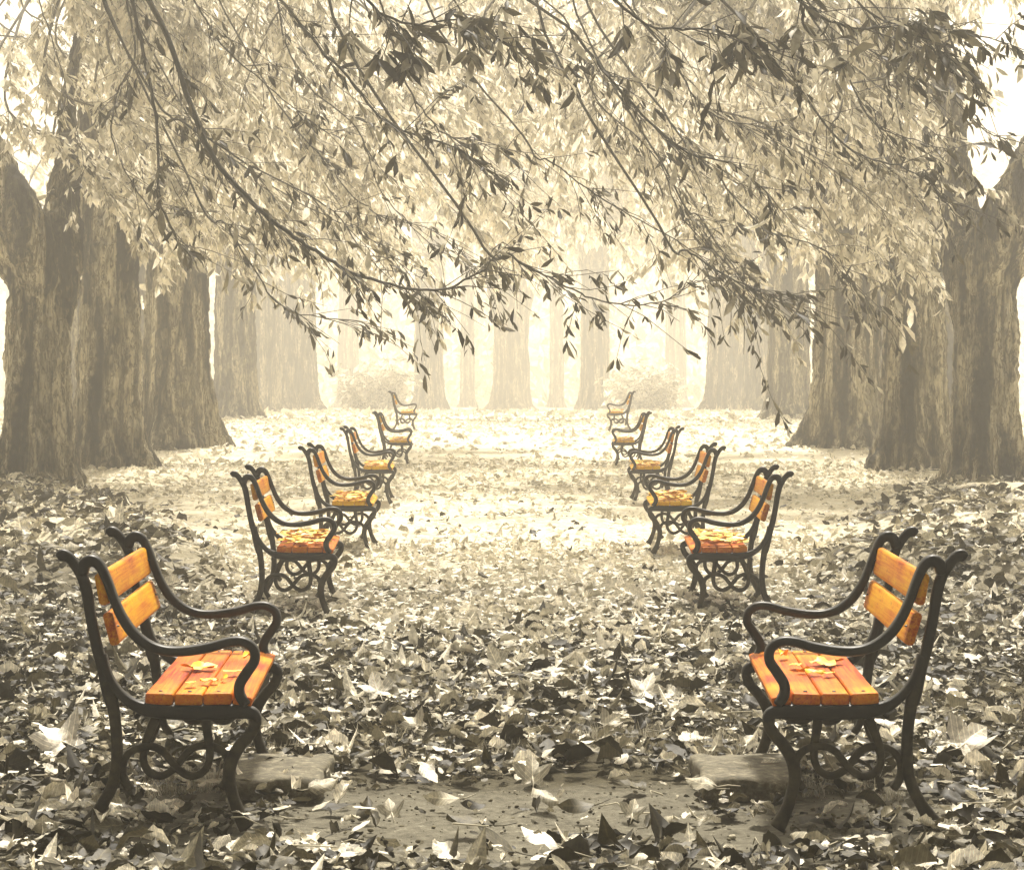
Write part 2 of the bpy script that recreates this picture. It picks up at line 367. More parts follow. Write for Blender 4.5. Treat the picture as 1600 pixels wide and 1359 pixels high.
def build_ground():
    xs = np.concatenate([-np.geomspace(160, 8, 36)[:-1], np.linspace(-8, 8, 321), np.geomspace(8, 160, 36)[1:]])
    ys = np.concatenate([np.linspace(-14, 4, 12)[:-1], np.linspace(4, 34, 421), np.geomspace(34, 385, 76)[1:]])
    X, Y = np.meshgrid(xs, ys)
    Z = gz(X, Y)
    rough = 0.012 * (np.sin(X * 17 + Y * 5) * np.sin(Y * 13 - X * 3)) + .008 * np.sin(X * 31 + 2 * np.sin(Y * 23))
    Z = Z - .012 + rough * .5
    nx = len(xs); ny = len(ys)
    i = np.arange(ny - 1)[:, None]; j = np.arange(nx - 1)[None, :]
    q = np.stack([i * nx + j, i * nx + j + 1, (i + 1) * nx + j + 1, (i + 1) * nx + j], -1).reshape(-1)
    mb = MB(); mb.add(np.stack([X, Y, Z], -1).reshape(-1, 3), q, np.full((ny - 1) * (nx - 1), 4))
    m, nt, out = new_mat('soil')
    tc = N(nt, 'ShaderNodeTexCoord')
    sp = N(nt, 'ShaderNodeSeparateXYZ'); L(nt, tc.outputs['Object'], sp.inputs[0])
    wob = N(nt, 'ShaderNodeTexNoise', Scale=.8, Detail=4.0); L(nt, tc.outputs['Object'], wob.inputs['Vector'])
    def madd(src, k, c):
        n = N(nt, 'ShaderNodeMath', operation='MULTIPLY_ADD'); n.inputs[1].default_value = k; n.inputs[2].default_value = c; L(nt, src, n.inputs[0]); return n.outputs[0]
    def plus(a, b):
        n = N(nt, 'ShaderNodeMath', operation='ADD'); L(nt, a, n.inputs[0]); L(nt, b, n.inputs[1]); return n.outputs[0]
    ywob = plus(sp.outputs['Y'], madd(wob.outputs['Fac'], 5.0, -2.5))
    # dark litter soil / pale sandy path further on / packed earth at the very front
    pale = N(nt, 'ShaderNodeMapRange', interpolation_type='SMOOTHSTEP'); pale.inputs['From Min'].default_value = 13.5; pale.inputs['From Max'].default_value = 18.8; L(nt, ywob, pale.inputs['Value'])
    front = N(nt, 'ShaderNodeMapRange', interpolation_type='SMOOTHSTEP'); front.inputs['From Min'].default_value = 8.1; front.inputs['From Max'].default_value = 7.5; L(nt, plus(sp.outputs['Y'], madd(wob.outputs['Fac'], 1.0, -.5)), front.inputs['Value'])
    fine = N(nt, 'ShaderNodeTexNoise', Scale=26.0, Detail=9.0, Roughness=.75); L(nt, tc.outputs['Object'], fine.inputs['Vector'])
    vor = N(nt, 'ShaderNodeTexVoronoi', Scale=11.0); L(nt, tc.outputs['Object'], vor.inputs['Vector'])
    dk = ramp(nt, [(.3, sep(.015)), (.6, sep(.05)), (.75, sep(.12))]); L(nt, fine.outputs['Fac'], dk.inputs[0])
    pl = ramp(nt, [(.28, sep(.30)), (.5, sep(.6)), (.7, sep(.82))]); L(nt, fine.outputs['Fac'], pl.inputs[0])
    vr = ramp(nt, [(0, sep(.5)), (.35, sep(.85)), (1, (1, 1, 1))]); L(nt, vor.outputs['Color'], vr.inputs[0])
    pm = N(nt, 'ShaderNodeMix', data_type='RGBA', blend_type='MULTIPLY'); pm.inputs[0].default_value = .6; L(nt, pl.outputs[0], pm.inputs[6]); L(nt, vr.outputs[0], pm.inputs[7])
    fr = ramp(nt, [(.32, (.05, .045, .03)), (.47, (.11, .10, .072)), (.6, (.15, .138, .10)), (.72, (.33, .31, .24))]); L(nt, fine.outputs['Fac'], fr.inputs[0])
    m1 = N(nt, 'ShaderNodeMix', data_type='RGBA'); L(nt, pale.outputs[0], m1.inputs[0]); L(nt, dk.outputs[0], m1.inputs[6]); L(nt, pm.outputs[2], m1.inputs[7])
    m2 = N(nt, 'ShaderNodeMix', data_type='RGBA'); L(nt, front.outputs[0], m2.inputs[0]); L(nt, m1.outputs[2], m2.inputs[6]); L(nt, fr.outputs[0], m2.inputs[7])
    b = N(nt, 'ShaderNodeBsdfPrincipled', Roughness=.9); b.inputs['Specular IOR Level'].default_value = .15; L(nt, m2.outputs[2], b.inputs['Base Color'])
    bp = N(nt, 'ShaderNodeBump', Strength=.6, Distance=.02); L(nt, fine.outputs['Fac'], bp.inputs['Height']); L(nt, bp.outputs[0], b.inputs['Normal'])
    L(nt, b.outputs[0], out.inputs[0])
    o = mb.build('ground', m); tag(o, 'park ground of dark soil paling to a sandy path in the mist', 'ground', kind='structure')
build_ground()

# ------------------------------------------------------------------ leaf litter
def litter(mb, n, xf, yr, size, lift, tilt, accept=None, mix=(.22, .15, .08, .18, .15, .12, .06, .04)):
    y = np.sqrt(rng.uniform(yr[0] ** 2, yr[1] ** 2, n)); x = rng.uniform(-1, 1, n) * (xf[0] + xf[1] * y)
    if accept is not None:
        k = accept(x, y) > rng.uniform(0, 1, n); x = x[k]; y = y[k]; n = len(x)
    z = gz(x, y) + rng.uniform(0, lift, n)
    nrm = unit_dirs(n, tilt); nrm[:, 2] = np.maximum(nrm[:, 2], .45)
    a = rng.uniform(0, 2 * math.pi, n); yd = np.stack([np.cos(a), np.sin(a), rng.normal(0, .25, n)], -1)
    yd -= nrm * np.sum(yd * nrm, 1)[:, None]
    sc = np.clip(rng.lognormal(math.log(size), .36, n), .4 * size, 1.55 * size)
    which = rng.choice(8, n, p=np.array(mix) / sum(mix))
    pos = np.stack([x, y, z + sc * .10], -1)
    for k, t in enumerate((OBLONG, CURL, TWIST, HUMP, WIDE, TORN, MAPLE, MAPLE3)):
        s = which == k
        if s.any(): scatter(mb, t, pos[s], yd[s], nrm[s], sc[s] * (1.5 if k >= 6 else 1.0))

HW = .23   # half width of view per metre
def front_accept(x, y):
    bare = smooth((7.95 + .18 * np.sin(x * 4.1) - y) / .25) * smooth((1.02 + .25 * np.sin(y * 5) - np.abs(x)) / .3) * smooth((y - 6.55 - .1 * np.sin(x * 7)) / .12)
    clump = .55 + .45 * np.sin(x * 3.3 + 2 * np.sin(y * 2.1)) * np.sin(y * 2.7 + x)
    under = np.exp(-(((np.abs(x) - 1.02) / .34) ** 2 + ((y - 7.35) / .45) ** 2))
    return np.clip((.45 + .55 * clump) * (1 - .93 * bare) * (1 - .75 * under), 0, 1)
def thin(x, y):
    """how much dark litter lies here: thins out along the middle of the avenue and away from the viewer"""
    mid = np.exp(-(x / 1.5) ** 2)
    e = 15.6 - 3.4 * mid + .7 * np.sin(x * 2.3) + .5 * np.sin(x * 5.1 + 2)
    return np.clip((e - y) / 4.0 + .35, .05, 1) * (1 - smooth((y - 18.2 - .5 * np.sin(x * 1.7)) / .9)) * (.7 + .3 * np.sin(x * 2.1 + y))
mb = MB()
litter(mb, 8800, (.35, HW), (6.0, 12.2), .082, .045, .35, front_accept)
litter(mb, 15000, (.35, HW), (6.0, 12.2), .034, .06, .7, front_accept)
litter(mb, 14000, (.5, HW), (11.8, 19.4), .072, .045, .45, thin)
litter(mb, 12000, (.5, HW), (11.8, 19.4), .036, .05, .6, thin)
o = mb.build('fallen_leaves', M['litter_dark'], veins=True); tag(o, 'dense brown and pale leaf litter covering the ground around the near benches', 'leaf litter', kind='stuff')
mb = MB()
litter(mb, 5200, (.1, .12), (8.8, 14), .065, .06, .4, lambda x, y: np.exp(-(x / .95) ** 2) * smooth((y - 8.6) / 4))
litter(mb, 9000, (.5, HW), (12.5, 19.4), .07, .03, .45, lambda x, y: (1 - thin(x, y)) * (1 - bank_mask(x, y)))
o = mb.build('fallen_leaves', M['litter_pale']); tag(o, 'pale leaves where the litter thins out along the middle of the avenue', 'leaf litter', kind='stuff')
mb = MB()
for i in range(420):
    y = math.sqrt(rng.uniform(36, 300)); x = rng.uniform(-1, 1) * (.3 + HW * y); an = rng.uniform(0, 6.28); ln = rng.uniform(.05, .22)
    z = float(gz(x, y)) + .03 + (.02 if y < 12 else 0); d = np.array([math.cos(an), math.sin(an), rng.normal(0, .12)])
    p0 = np.array([x, y, z]); tube(mb, [p0, p0 + d * ln * .5 + rng.normal(0, .012, 3), p0 + d * ln], [.0028, .0018], 4)
o = mb.build('fallen_twigs', M['twig_dry']); tag(o, 'dry twigs and stalks strewn through the leaf litter', 'twigs', kind='stuff')
mb = MB()
litter(mb, 22000, (1.5, HW), (14, 31), .105, .05, .55, lambda x, y: bank_mask(x, y))
o = mb.build('fallen_leaves', M['litter_bank'], veins=True); tag(o, 'banked leaf litter heaped below the two tree rows', 'leaf litter', kind='stuff')
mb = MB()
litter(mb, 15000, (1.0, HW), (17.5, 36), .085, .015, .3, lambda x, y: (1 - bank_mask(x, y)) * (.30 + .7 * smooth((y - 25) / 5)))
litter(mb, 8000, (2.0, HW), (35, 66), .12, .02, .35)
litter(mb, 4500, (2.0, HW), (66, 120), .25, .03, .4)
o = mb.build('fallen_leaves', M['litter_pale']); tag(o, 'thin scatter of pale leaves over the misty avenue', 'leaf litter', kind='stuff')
mb = MB()
litter(mb, 700, (.2, HW), (17.5, 27), .08, .02, .5, lambda x, y: (1 - bank_mask(x, y)) * (.3 + .7 * (np.sin(x * 2.3 + 1) * np.sin(y * 1.9) > .2)))
o = mb.build('fallen_leaves', M['litter_dark'], veins=True); tag(o, 'sparse dark leaves dotted over the bare path', 'leaf litter', kind='stuff')

mb = MB()
ico = [(0, 0, 1), (.89, 0, .45), (.28, .85, .45), (-.72, .53, .45), (-.72, -.53, .45), (.28, -.85, .45), (.72, .53, -.45), (-.28, .85, -.45), (-.89, 0, -.45), (-.28, -.85, -.45), (.72, -.53, -.45), (0, 0, -1)]
icf = [(0, 1, 2), (0, 2, 3), (0, 3, 4), (0, 4, 5), (0, 5, 1), (1, 6, 2), (2, 7, 3), (3, 8, 4), (4, 9, 5), (5, 10, 1), (2, 6, 7), (3, 7, 8), (4, 8, 9), (5, 9, 10), (1, 10, 6), (11, 7, 6), (11, 8, 7), (11, 9, 8), (11, 10, 9), (11, 6, 10)]
n = 1900; x = rng.uniform(-1.3, 1.3, n); y = rng.uniform(6.3, 8.4, n)
scatter(mb, (np.array(ico, dtype=np.float32) * np.array([1, .8, .55], dtype=np.float32), icf), np.stack([x, y, gz(x, y) - .008], -1), rng.normal(0, 1, (n, 3)) * np.array([1, 1, .2]), unit_dirs(n, .4), np.clip(rng.lognormal(math.log(.0032), .6, n), .0015, .014))
o = mb.build('gravel', M['grit']); tag(o, 'grit and crumbs of soil on the bare earth between the nearest benches', 'gravel', kind='stuff')
# grass tufts
BLADE = (np.array([(-.03, 0, 0), (.03, 0, 0), (.022, .5, .06), (-.022, .5, .06), (0, 1, .26)], dtype=np.float32), [(0, 1, 2, 3), (3, 2, 4)])
def grass_patch(n, cx, cy, rx, ry, h):
    a = rng.uniform(0, 2 * math.pi, n); r = np.sqrt(rng.uniform(0, 1, n))
    x = cx + rx * r * np.cos(a); y = cy + ry * r * np.sin(a)
    g = np.sin(x * 9 + 2 * np.sin(y * 7)) > -.4
    x, y = x[g], y[g]; n = len(x)
    up = unit_dirs(n, .5); nr = np.stack([rng.normal(0, 1, n), rng.normal(0, 1, n), rng.normal(0, .2, n)], -1)
    scatter(gm, BLADE, np.stack([x, y, gz(x, y) - .005], -1), up, nr, rng.lognormal(math.log(h), .35, n))
gm = MB()
for (px, py, rx, ry, n, h) in [(300, 1230, .28, .2, 1500, .035), (1300, 1230, .28, .2, 1500, .035), (800, 1175, .5, .25, 1300, .04), (590, 1160, .3, .3, 900, .045),
                               (1010, 1160, .3, .3, 900, .045), (450, 1170, .2, .2, 500, .05), (1150, 1170, .2, .2, 500, .05)]:
    d = F * CAMH / (py - 600); p = at(px, py, d)
    grass_patch(n, p.x, p.y, rx, ry, h)
o = gm.build('grass', M['grass']); tag(o, 'thin pale grass tufts growing through the leaf litter', 'grass', kind='stuff')

# ------------------------------------------------------------------ benches
U = lambda X, Y: ((X - 560) / 1323.0, (1310 - Y) / 1323.0)
BL = 1.15
def sweep(mb, path, widths, depth, y0, n=7, bev=.30):
    """flat iron bar swept along a path in the u-z plane"""
    P = catmull([U(*p) for p in path], n)
    W = catmull([(w / 1323.0, 0) for w in widths], n)[:, 0] if len(widths) == len(path) else np.interp(np.linspace(0, 1, len(P)), np.linspace(0, 1, len(widths)), np.array(widths) / 1323.0)
    T = np.gradient(P, axis=0); T /= np.linalg.norm(T, axis=1)[:, None] + 1e-9
    Nn = np.stack([-T[:, 1], T[:, 0]], -1)
    prof = []
    for k in range(12):
        a = 2 * math.pi * k / 12
        c, s = math.cos(a), math.sin(a)
        prof.append((math.copysign(abs(c) ** .55, c), math.copysign(abs(s) ** .55, s)))
    # tapered rounded ends
    ends = []
    rows = []
    def row(i, f):
        return [(P[i][0] + Nn[i][0] * pu * W[i] / 2 * f, y0 + pv * depth / 2 * f, P[i][1] + Nn[i][1] * pu * W[i] / 2 * f) for pu, pv in prof]
    m = len(P)
    verts = []
    for i in range(m):
        verts += row(i, 1.0 if 0 < i < m - 1 else .8)
    f = []
    for i in range(m - 1):
        for k in range(12):
            k2 = (k + 1) % 12
            f.append((i * 12 + k, i * 12 + k2, (i + 1) * 12 + k2, (i + 1) * 12 + k))
    f.append(tuple(range(11, -1, -1))); f.append(tuple(range((m - 1) * 12, m * 12)))
    mb.faces(verts, f)

UPRIGHT = [(82, 196), (100, 184), (128, 196), (160, 238), (184, 285), (200, 350), (214, 440), (236, 550), (262, 640), (286, 740), (300, 800)]
UPR_W = [30, 44, 36, 36, 38, 38, 36, 38, 42, 48, 40]
HOOK = [(178, 292), (176, 250), (188, 218), (214, 204), (242, 216)]
ARM = [(178, 262), (190, 220), (218, 206), (250, 226), (280, 286), (306, 358), (340, 436), (388, 505), (450, 553), (520, 575), (600, 577), (700, 562), (780, 540), (835, 540), (876, 570), (880, 618), (848, 668), (820, 716), (822, 760), (850, 800)]
ARM_W = [40, 46, 46, 38, 34, 34, 36, 38, 38, 36, 38, 38, 36, 36, 36, 38, 40, 40, 40, 40]
RAIL = [(262, 590), (276, 650), (300, 705), (340, 757), (390, 795), (450, 817), (540, 826), (660, 828), (780, 826), (850, 828), (882, 842), (896, 870)]
RAIL_W = [26, 26, 26, 28, 34, 42, 46, 48, 46, 42, 36, 24]
REAR = [(280, 690), (298, 770), (312, 860), (320, 960), (316, 1060), (296, 1136), (262, 1200), (232, 1250), (205, 1285)]
REAR_W = [46, 44, 40, 40, 42, 42, 44, 54, 60]
FRONT = [(872, 826), (886, 866), (866, 915), (826, 960), (790, 1020), (776, 1085), (786, 1150), (806, 1215), (830, 1270), (852, 1305)]
FRONT_W = [40, 40, 42, 44, 46, 46, 42, 42, 50, 62]
SCA = [(376, 1142), (350, 1100), (344, 1050), (362, 1000), (405, 972), (460, 967), (505, 985), (540, 1025), (575, 1065), (620, 1088), (665, 1076), (694, 1034), (698, 975), (688, 910), (680, 850)]
SCB = [(744, 1142), (770, 1100), (776, 1050), (758, 1000), (715, 972), (660, 967), (615, 985), (580, 1025), (545, 1065), (500, 1088), (455, 1076), (428, 1034), (430, 975), (452, 910), (478, 850)]
SC_W = [34, 30, 28, 28, 28, 28, 28, 28, 28, 28, 28, 28, 30, 34, 38]

def rbox(mb, L_, W_, T_, origin, ang, bev=.008, camber=0.0, wob=0.0):
    """plank: length along y, width W_ along (cos ang, sin ang) in u-z, thickness T_ normal; rounded"""
    c, s = math.cos(ang), math.sin(ang)
    sec = []
    for sx, sz in ((1, 1), (-1, 1), (-1, -1), (1, -1)):
        for k in range(4):
            a0 = {(1, 1): 0, (-1, 1): 90, (-1, -1): 180, (1, -1): 270}[(sx, sz)]
            a = R(a0 + 30 * k)
            sec.append((sx * (W_ / 2 - bev) + bev * math.cos(a), sz * (T_ / 2 - bev) + bev * math.sin(a)))
    ys = np.concatenate([[-L_ / 2, -L_ / 2 + .006], np.linspace(-L_ / 2 + .05, L_ / 2 - .05, 9), [L_ / 2 - .006, L_ / 2]])
    verts = []; m = len(sec)
    for i, y in enumerate(ys):
        f = .93 if i in (0, len(ys) - 1) else 1.0
        for (a, b) in sec:
            a2, b2 = a * f, b * f
            if wob: b2 += wob * mnoise.noise(Vector((a * 9, y * 4, origin[0] * 20)))
            verts.append((origin[0] + a2 * c - b2 * s, y, origin[1] + a2 * s + b2 * c))
    f = []
    for i in range(len(ys) - 1):
        for k in range(m):
            k2 = (k + 1) % m
            f.append((i * m + k, i * m + k2, (i + 1) * m + k2, (i + 1) * m + k))
    f.append(tuple(range(m - 1, -1, -1))); f.append(tuple(range((len(ys) - 1) * m, len(ys) * m)))
    mb.faces(verts, f)

def bolt(par, u, z):
    for sy in (-1, 1):
        m = MB(); r = .0075
        v = []; f = []
        for i in range(4):
            a = i * math.pi / 7
            for k in range(8):
                th = k * math.pi / 4
                v.append((u + r * math.cos(a) * math.cos(th), sy * (BL / 2 - .055) + r * math.cos(a) * math.sin(th), z + r * .7 * math.sin(a) - .001))
        for i in range(3):
            for k in range(8): f.append((i * 8 + k, i * 8 + (k + 1) % 8, (i + 1) * 8 + (k + 1) % 8, (i + 1) * 8 + k))
        f.append(tuple(range(24, 32)))
        m.faces(v, f); m.build('bolt', M['iron'], par)

def make_bench():
    root = empty('park_bench', (0, 0, 0))
    for sy in (-1, 1):
        y0 = sy * (BL / 2 - .019)
        m = MB(); sweep(m, UPRIGHT, [w * 1.2 for w in UPR_W], .040, y0); sweep(m, RAIL, [w * 1.35 for w in RAIL_W], .046, y0)
        fr = m.build('end_frame', M['iron'], root)
        m = MB(); sweep(m, ARM, [w * 1.12 for w in ARM_W], .050, y0); m.build('armrest', M['iron'], fr)
        m = MB(); sweep(m, REAR, [w * 1.15 for w in REAR_W], .044, y0); m.build('leg', M['iron_dusty'], fr)
        m = MB(); sweep(m, FRONT, [w * 1.15 for w in FRONT_W], .044, y0); m.build('leg', M['iron_dusty'], fr)
        m = MB(); sweep(m, SCA, [w * 1.12 for w in SC_W], .028, y0 - .003); sweep(m, SCB, [w * 1.12 for w in SC_W], .028, y0 + .004)
        m.build('scrollwork', M['iron_dusty'], fr)
    Lp = BL - .016
    for X, w, Y, ang in ((492, .086, 772, -.02), (612, .086, 775, -.01), (730, .086, 775, 0), (832, .058, 784, -.28)):
        u, z = U(X, Y); m = MB(); rbox(m, Lp, w, .036, (u, z), ang, .007, wob=.004); pk = m.build('seat_plank', M['wood'], root); bolt(pk, u + .012 * math.sin(ang), z + .018)
    for (Xa, Ya, Xb, Yb) in ((226, 258, 252, 388), (258, 418, 296, 552)):
        ua, za = U(Xa, Ya); ub, zb = U(Xb, Yb)
        w = math.hypot(ub - ua, zb - za)
        m = MB(); rbox(m, Lp, w, .030, ((ua + ub) / 2 + .014, (za + zb) / 2), math.atan2(za - zb, ua - ub), .012, wob=.004); pk = m.build('backrest_slat', M['wood_back'], root); bolt(pk, (ua + ub) / 2 + .029, (za + zb) / 2 + .004)
    # two tie rods under the seat
    for X, Y in ((400, 845), (760, 850)):
        u, z = U(X, Y); m = MB(); tube(m, [(u, -BL / 2 + .02, z), (u, 0, z), (u, BL / 2 - .02, z)], [.008], 8); m.build('tie_rod', M['iron'], root)
    return root

def copy_tree(o, parent=None):
    c = o.copy(); COL.objects.link(c)
    if parent is not None: c.parent = parent
    for ch in list(o.children): copy_tree(ch, c)
    return c

ORD = ['nearest', 'second', 'third', 'fourth', 'fifth', 'farthest']
spots = [(92.5, 6.92, 2.5), (362, 13.17, 2.4), (467, 17.95, 1.6), (531.5, 25.4, 2.0), (582, 35.0, 2.2), (607, 48.5, 2.2)]
proto = make_bench()
desc = {0: 'biggest bench of the {s} row, glossy orange planks on black scrolled iron',
        1: 'orange plank bench second from the front in the {s} row, yellow leaves on its seat',
        2: 'orange and yellow plank bench third from the front in the {s} row',
        3: 'fourth bench from the front in the {s} row, slightly greyed by mist',
        4: 'fifth bench from the front in the {s} row, misty with faded orange slats',
        5: 'farthest and palest yellow bench of the {s} row, nearly lost in mist'}
benches = {}
first = True
for k, (px, d, yaw) in enumerate(spots):
    xc = (px - 800) / F * d + .359
    for side in (-1, 1):
        b = proto if first else copy_tree(proto); first = False
        a = R(yaw)
        cx = xc - math.sin(a) * BL / 2; cy = d + math.cos(a) * BL / 2
        z = float(gz(cx, cy)) if k > 1 else .0
        b.location = (side * -cx, cy, z) if side == 1 else (cx, cy, z)
        b.rotation_euler = (0, 0, a if side == -1 else math.pi - a)
        s = 'left' if side == -1 else 'right'
        tag(b, desc[k].format(s=s), 'bench', 'iron and wood benches lining the avenue')
        benches[(k, s)] = b
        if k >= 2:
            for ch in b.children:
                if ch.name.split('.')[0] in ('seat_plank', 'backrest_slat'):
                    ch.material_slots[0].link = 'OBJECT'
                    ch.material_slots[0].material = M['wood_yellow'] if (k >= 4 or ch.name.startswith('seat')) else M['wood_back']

# fallen leaves on the seats
def single_leaf(name, tmpl, mat, loc, size, rz, tilt=(0, 0), stem=True):
    m = MB(); v, f = tmpl
    m.add(v * size, [i for q in f for i in q], [len(q) for q in f], 0, v)
    if stem:
        y0 = -.5 * size if not (tmpl is MAPLE or tmpl is MAPLE2) else 0
        tube(m, [(0, y0, 0), (.02 * size, y0 - .2 * size, .05 * size), (.0, y0 - .45 * size, .16 * size)], [.0022, .0016], 4)
    o = m.build(name, mat, veins=True)
    o.location = loc; o.rotation_mode = 'ZYX'; o.rotation_euler = (-tilt[0], tilt[1], rz)
    return o
for s in ('left', 'right'):
    b = benches[(0, s)]
    sg = 1 if s == 'left' else -1
    bx, by = b.location.x, b.location.y
    # one big open leaf near the middle and a few small ones
    ztop = .4285
    for i, (du, dy, sz, rz, tm) in enumerate([(.03, -.02, .15, .5, MAPLE), (.155, -.16, .085, 2.2, OBLONG), (.10, -.36, .07, 1.1, HUMP), (.165, .2, .075, 2.6, CURL), (.05, -.42, .065, 2.9, OBLONG), (.14, -.30, .06, .2, TWIST)]):
        if s == 'right': du = du * .8 - .01; dy = dy * .75 + .13; rz += .9
        o = single_leaf('fallen_leaf', tm, M['leaf_yellow'], (bx + sg * du, by + dy, ztop + .004 + sz * (.02 if tm is MAPLE else .10)), sz, sg * rz, stem=False)
        if i == 0: tag(o, 'largest yellow leaf lying mid seat on the nearest %s bench' % s, 'leaf', 'yellow leaves on the bench seats')
        else: tag(o, 'small yellow leaf lying on the seat of the nearest %s bench' % s, 'leaf', 'yellow leaves on the bench seats')
    for k in (1, 2, 3, 4, 5):
        b = benches[(k, s)]; m = MB(); n = (150, 150, 130, 110, 100)[k - 1]
        lu = rng.uniform(-.085, .20, n); ly = rng.uniform(-BL / 2 + .02, BL / 2 - .05, n)
        a = b.rotation_euler.z
        x = b.location.x + lu * math.cos(a) - ly * math.sin(a); y = b.location.y + lu * math.sin(a) + ly * math.cos(a)
        z = b.location.z + ztop + .004 + rng.uniform(0, .02, n)
        an = rng.uniform(0, 6.3, n); nr = unit_dirs(n, .25); yd = np.stack([np.cos(an), np.sin(an), 0 * an], -1)
        scatter(m, OBLONG, np.stack([x, y, z + .008], -1), yd, nr, rng.uniform(.06, .12, n))
        o = m.build('leaf_litter', M['leaf_yellow']); tag(o, 'layer of yellow leaves over the seat of the %s bench in the %s row' % (ORD[k], s), 'leaf litter', kind='stuff')

# stone slabs beside the near benches
def slab(name, px0, px1, mirror, label):
    d0, d1 = 7.48, 8.05
    x0 = (px0 - 800) / F * 7.6; x1 = (px1 - 800) / F * 7.6
    m = MB(); nu, nv = 22, 14
    top = []
    for i in range(nu):
        for j in range(nv):
            t, s = i / (nu - 1), j / (nv - 1)
            ex = .02 * mnoise.noise(Vector((s * 4, 3.3, 0))); ey = .03 * mnoise.noise(Vector((t * 5, 7.1, 0)))
            x = x0 + (x1 - x0) * t + ex * (1 if t > .5 else -1); y = d0 + (d1 - d0) * s + ey
            z = .058 + .012 * mnoise.noise(Vector((x * 6, y * 6, 1))) + .005 * mnoise.noise(Vector((x * 25, y * 25, 1)))
            e = min(t, 1 - t) * (x1 - x0); e2 = min(s, 1 - s) * (d1 - d0); ee = min(e, e2)
            z -= .007 * max(0, 1 - ee / .02) ** 2
            top.append((x, y, z))
    f = [(i * nv + j, (i + 1) * nv + j, (i + 1) * nv + j + 1, i * nv + j + 1) for i in range(nu - 1) for j in range(nv - 1)]
    edge = [i * nv for i in range(nu)] + [(nu - 1) * nv + j for j in range(1, nv)] + [i * nv + nv - 1 for i in range(nu - 2, -1, -1)] + [j for j in range(nv - 2, 0, -1)]
    v = list(top); base = len(v); ne = len(edge)
    for lv in range(1, 4):
        for e in edge:
            x, y, z = top[e]; q = mnoise.noise(Vector((x * 18, y * 18, lv * 1.3))) * .012
            v.append((x + q, y + q + .003 * lv, z * (1 - lv / 2.4)))
    prev = edge
    for lv in range(3):
        cur = [base + lv * ne + k for k in range(ne)]
        for k in range(ne):
            k2 = (k + 1) % ne; f.append((prev[k], cur[k], cur[k2], prev[k2]))
        prev = cur
    m.faces(v, f)
    o = m.build(name, M['stone'], mirror=mirror); tag(o, label, 'stone slab', 'stone slabs beside the near benches')
slab('stone_slab', 350, 505, False, 'rough weathered stone slab under the far front foot of the nearest left bench')
slab('stone_slab', 350, 505, True, 'rough weathered stone slab under the far front foot of the nearest right bench')

# single leaves that stand out from the litter
BIG = [(590, 1112, MAPLE, 'leaf_white', .18, .3, (-.75, .1), 'bright white maple leaf on dark litter, left of the avenue centre line'),
       (1008, 1112, MAPLE, 'leaf_white', .18, -.4, (-.75, -.1), 'bright white maple leaf on dark litter, right of the avenue centre line'),
       (96, 1203, MAPLE2, 'leaf_white', .24, .8, (-.6, .1), 'large white ragged leaf behind the rear leg of the nearest left bench'),
       (1508, 1203, MAPLE2, 'leaf_white', .24, -.8, (-.6, -.1), 'large white ragged leaf behind the rear leg of the nearest right bench'),
       (845, 1340, HUMP, 'leaf_white', .15, .9, (-.3, .2), 'broad white leaf at the very front of the bare earth'),
       (775, 1342, OBLONG, 'leaf_brown', .13, 1.2, (-.4, .4), 'dark brown leaf beside the broad white leaf at the front'),
       (832, 1250, MAPLE2, 'leaf_pale', .15, 0, (-1.0, 0), 'pale upright curled leaf in the middle of the bare earth'),
       (505, 1250, HUMP, 'leaf_mid', .125, -.9, (-.5, .2), 'beige curled leaf leaning in front of the left stone slab'),
       (1095, 1250, HUMP, 'leaf_mid', .125, .9, (-.5, -.2), 'beige curled leaf leaning in front of the right stone slab'),
       (550, 1300, HUMP, 'leaf_mid', .10, 3.1, (.3, 0), 'beige leaf with upright white stalk on the bare earth near the left bench'),
       (1050, 1300, HUMP, 'leaf_mid', .10, 3.1, (.3, 0), 'beige leaf with upright white stalk on the bare earth near the right bench'),
       (578, 1297, CURL, 'leaf_brown', .09, .7, (0, .5), 'dark curled leaf beside the left stalked leaf'),
       (1022, 1297, CURL, 'leaf_brown', .09, -.7, (0, -.5), 'dark curled leaf beside the right stalked leaf'),
       (612, 1300, MAPLE2, 'leaf_pale', .10, .2, (-.9, 0), 'small pale pointed leaf right of the left stalked leaf'),
       (988, 1300, MAPLE2, 'leaf_pale', .10, -.2, (-.9, 0), 'small pale pointed leaf left of the right stalked leaf'),
       (735, 1300, HUMP, 'leaf_brown', .15, 1.5, (0, .2), 'wide dark brown leaf lying flat left of centre on the bare earth'),
       (690, 1262, TWIST, 'leaf_mid', .12, 1.4, (0, 0), 'grey twisted leaf on the far edge of the bare earth left of centre'),
       (900, 1275, TWIST, 'leaf_brown', .12, 1.8, (0, 0), 'dark twisted leaf on the bare earth right of centre'),
       (650, 1160, MAPLE2, 'leaf_pale', .13, .8, (-.7, 0), 'pale folded leaf at the grass edge left of centre'),
       (950, 1160, MAPLE2, 'leaf_pale', .13, -.8, (-.7, 0), 'pale folded leaf at the grass edge right of centre'),
       (570, 1277, OBLONG, 'leaf_pale', .08, 1.5, (0, 0), 'small pale oval leaf lying flat near the left stone slab'),
       (775, 1062, MAPLE, 'leaf_pale', .17, .4, (-.9, 0), 'pale leaf standing up in the dark litter near the centre')]
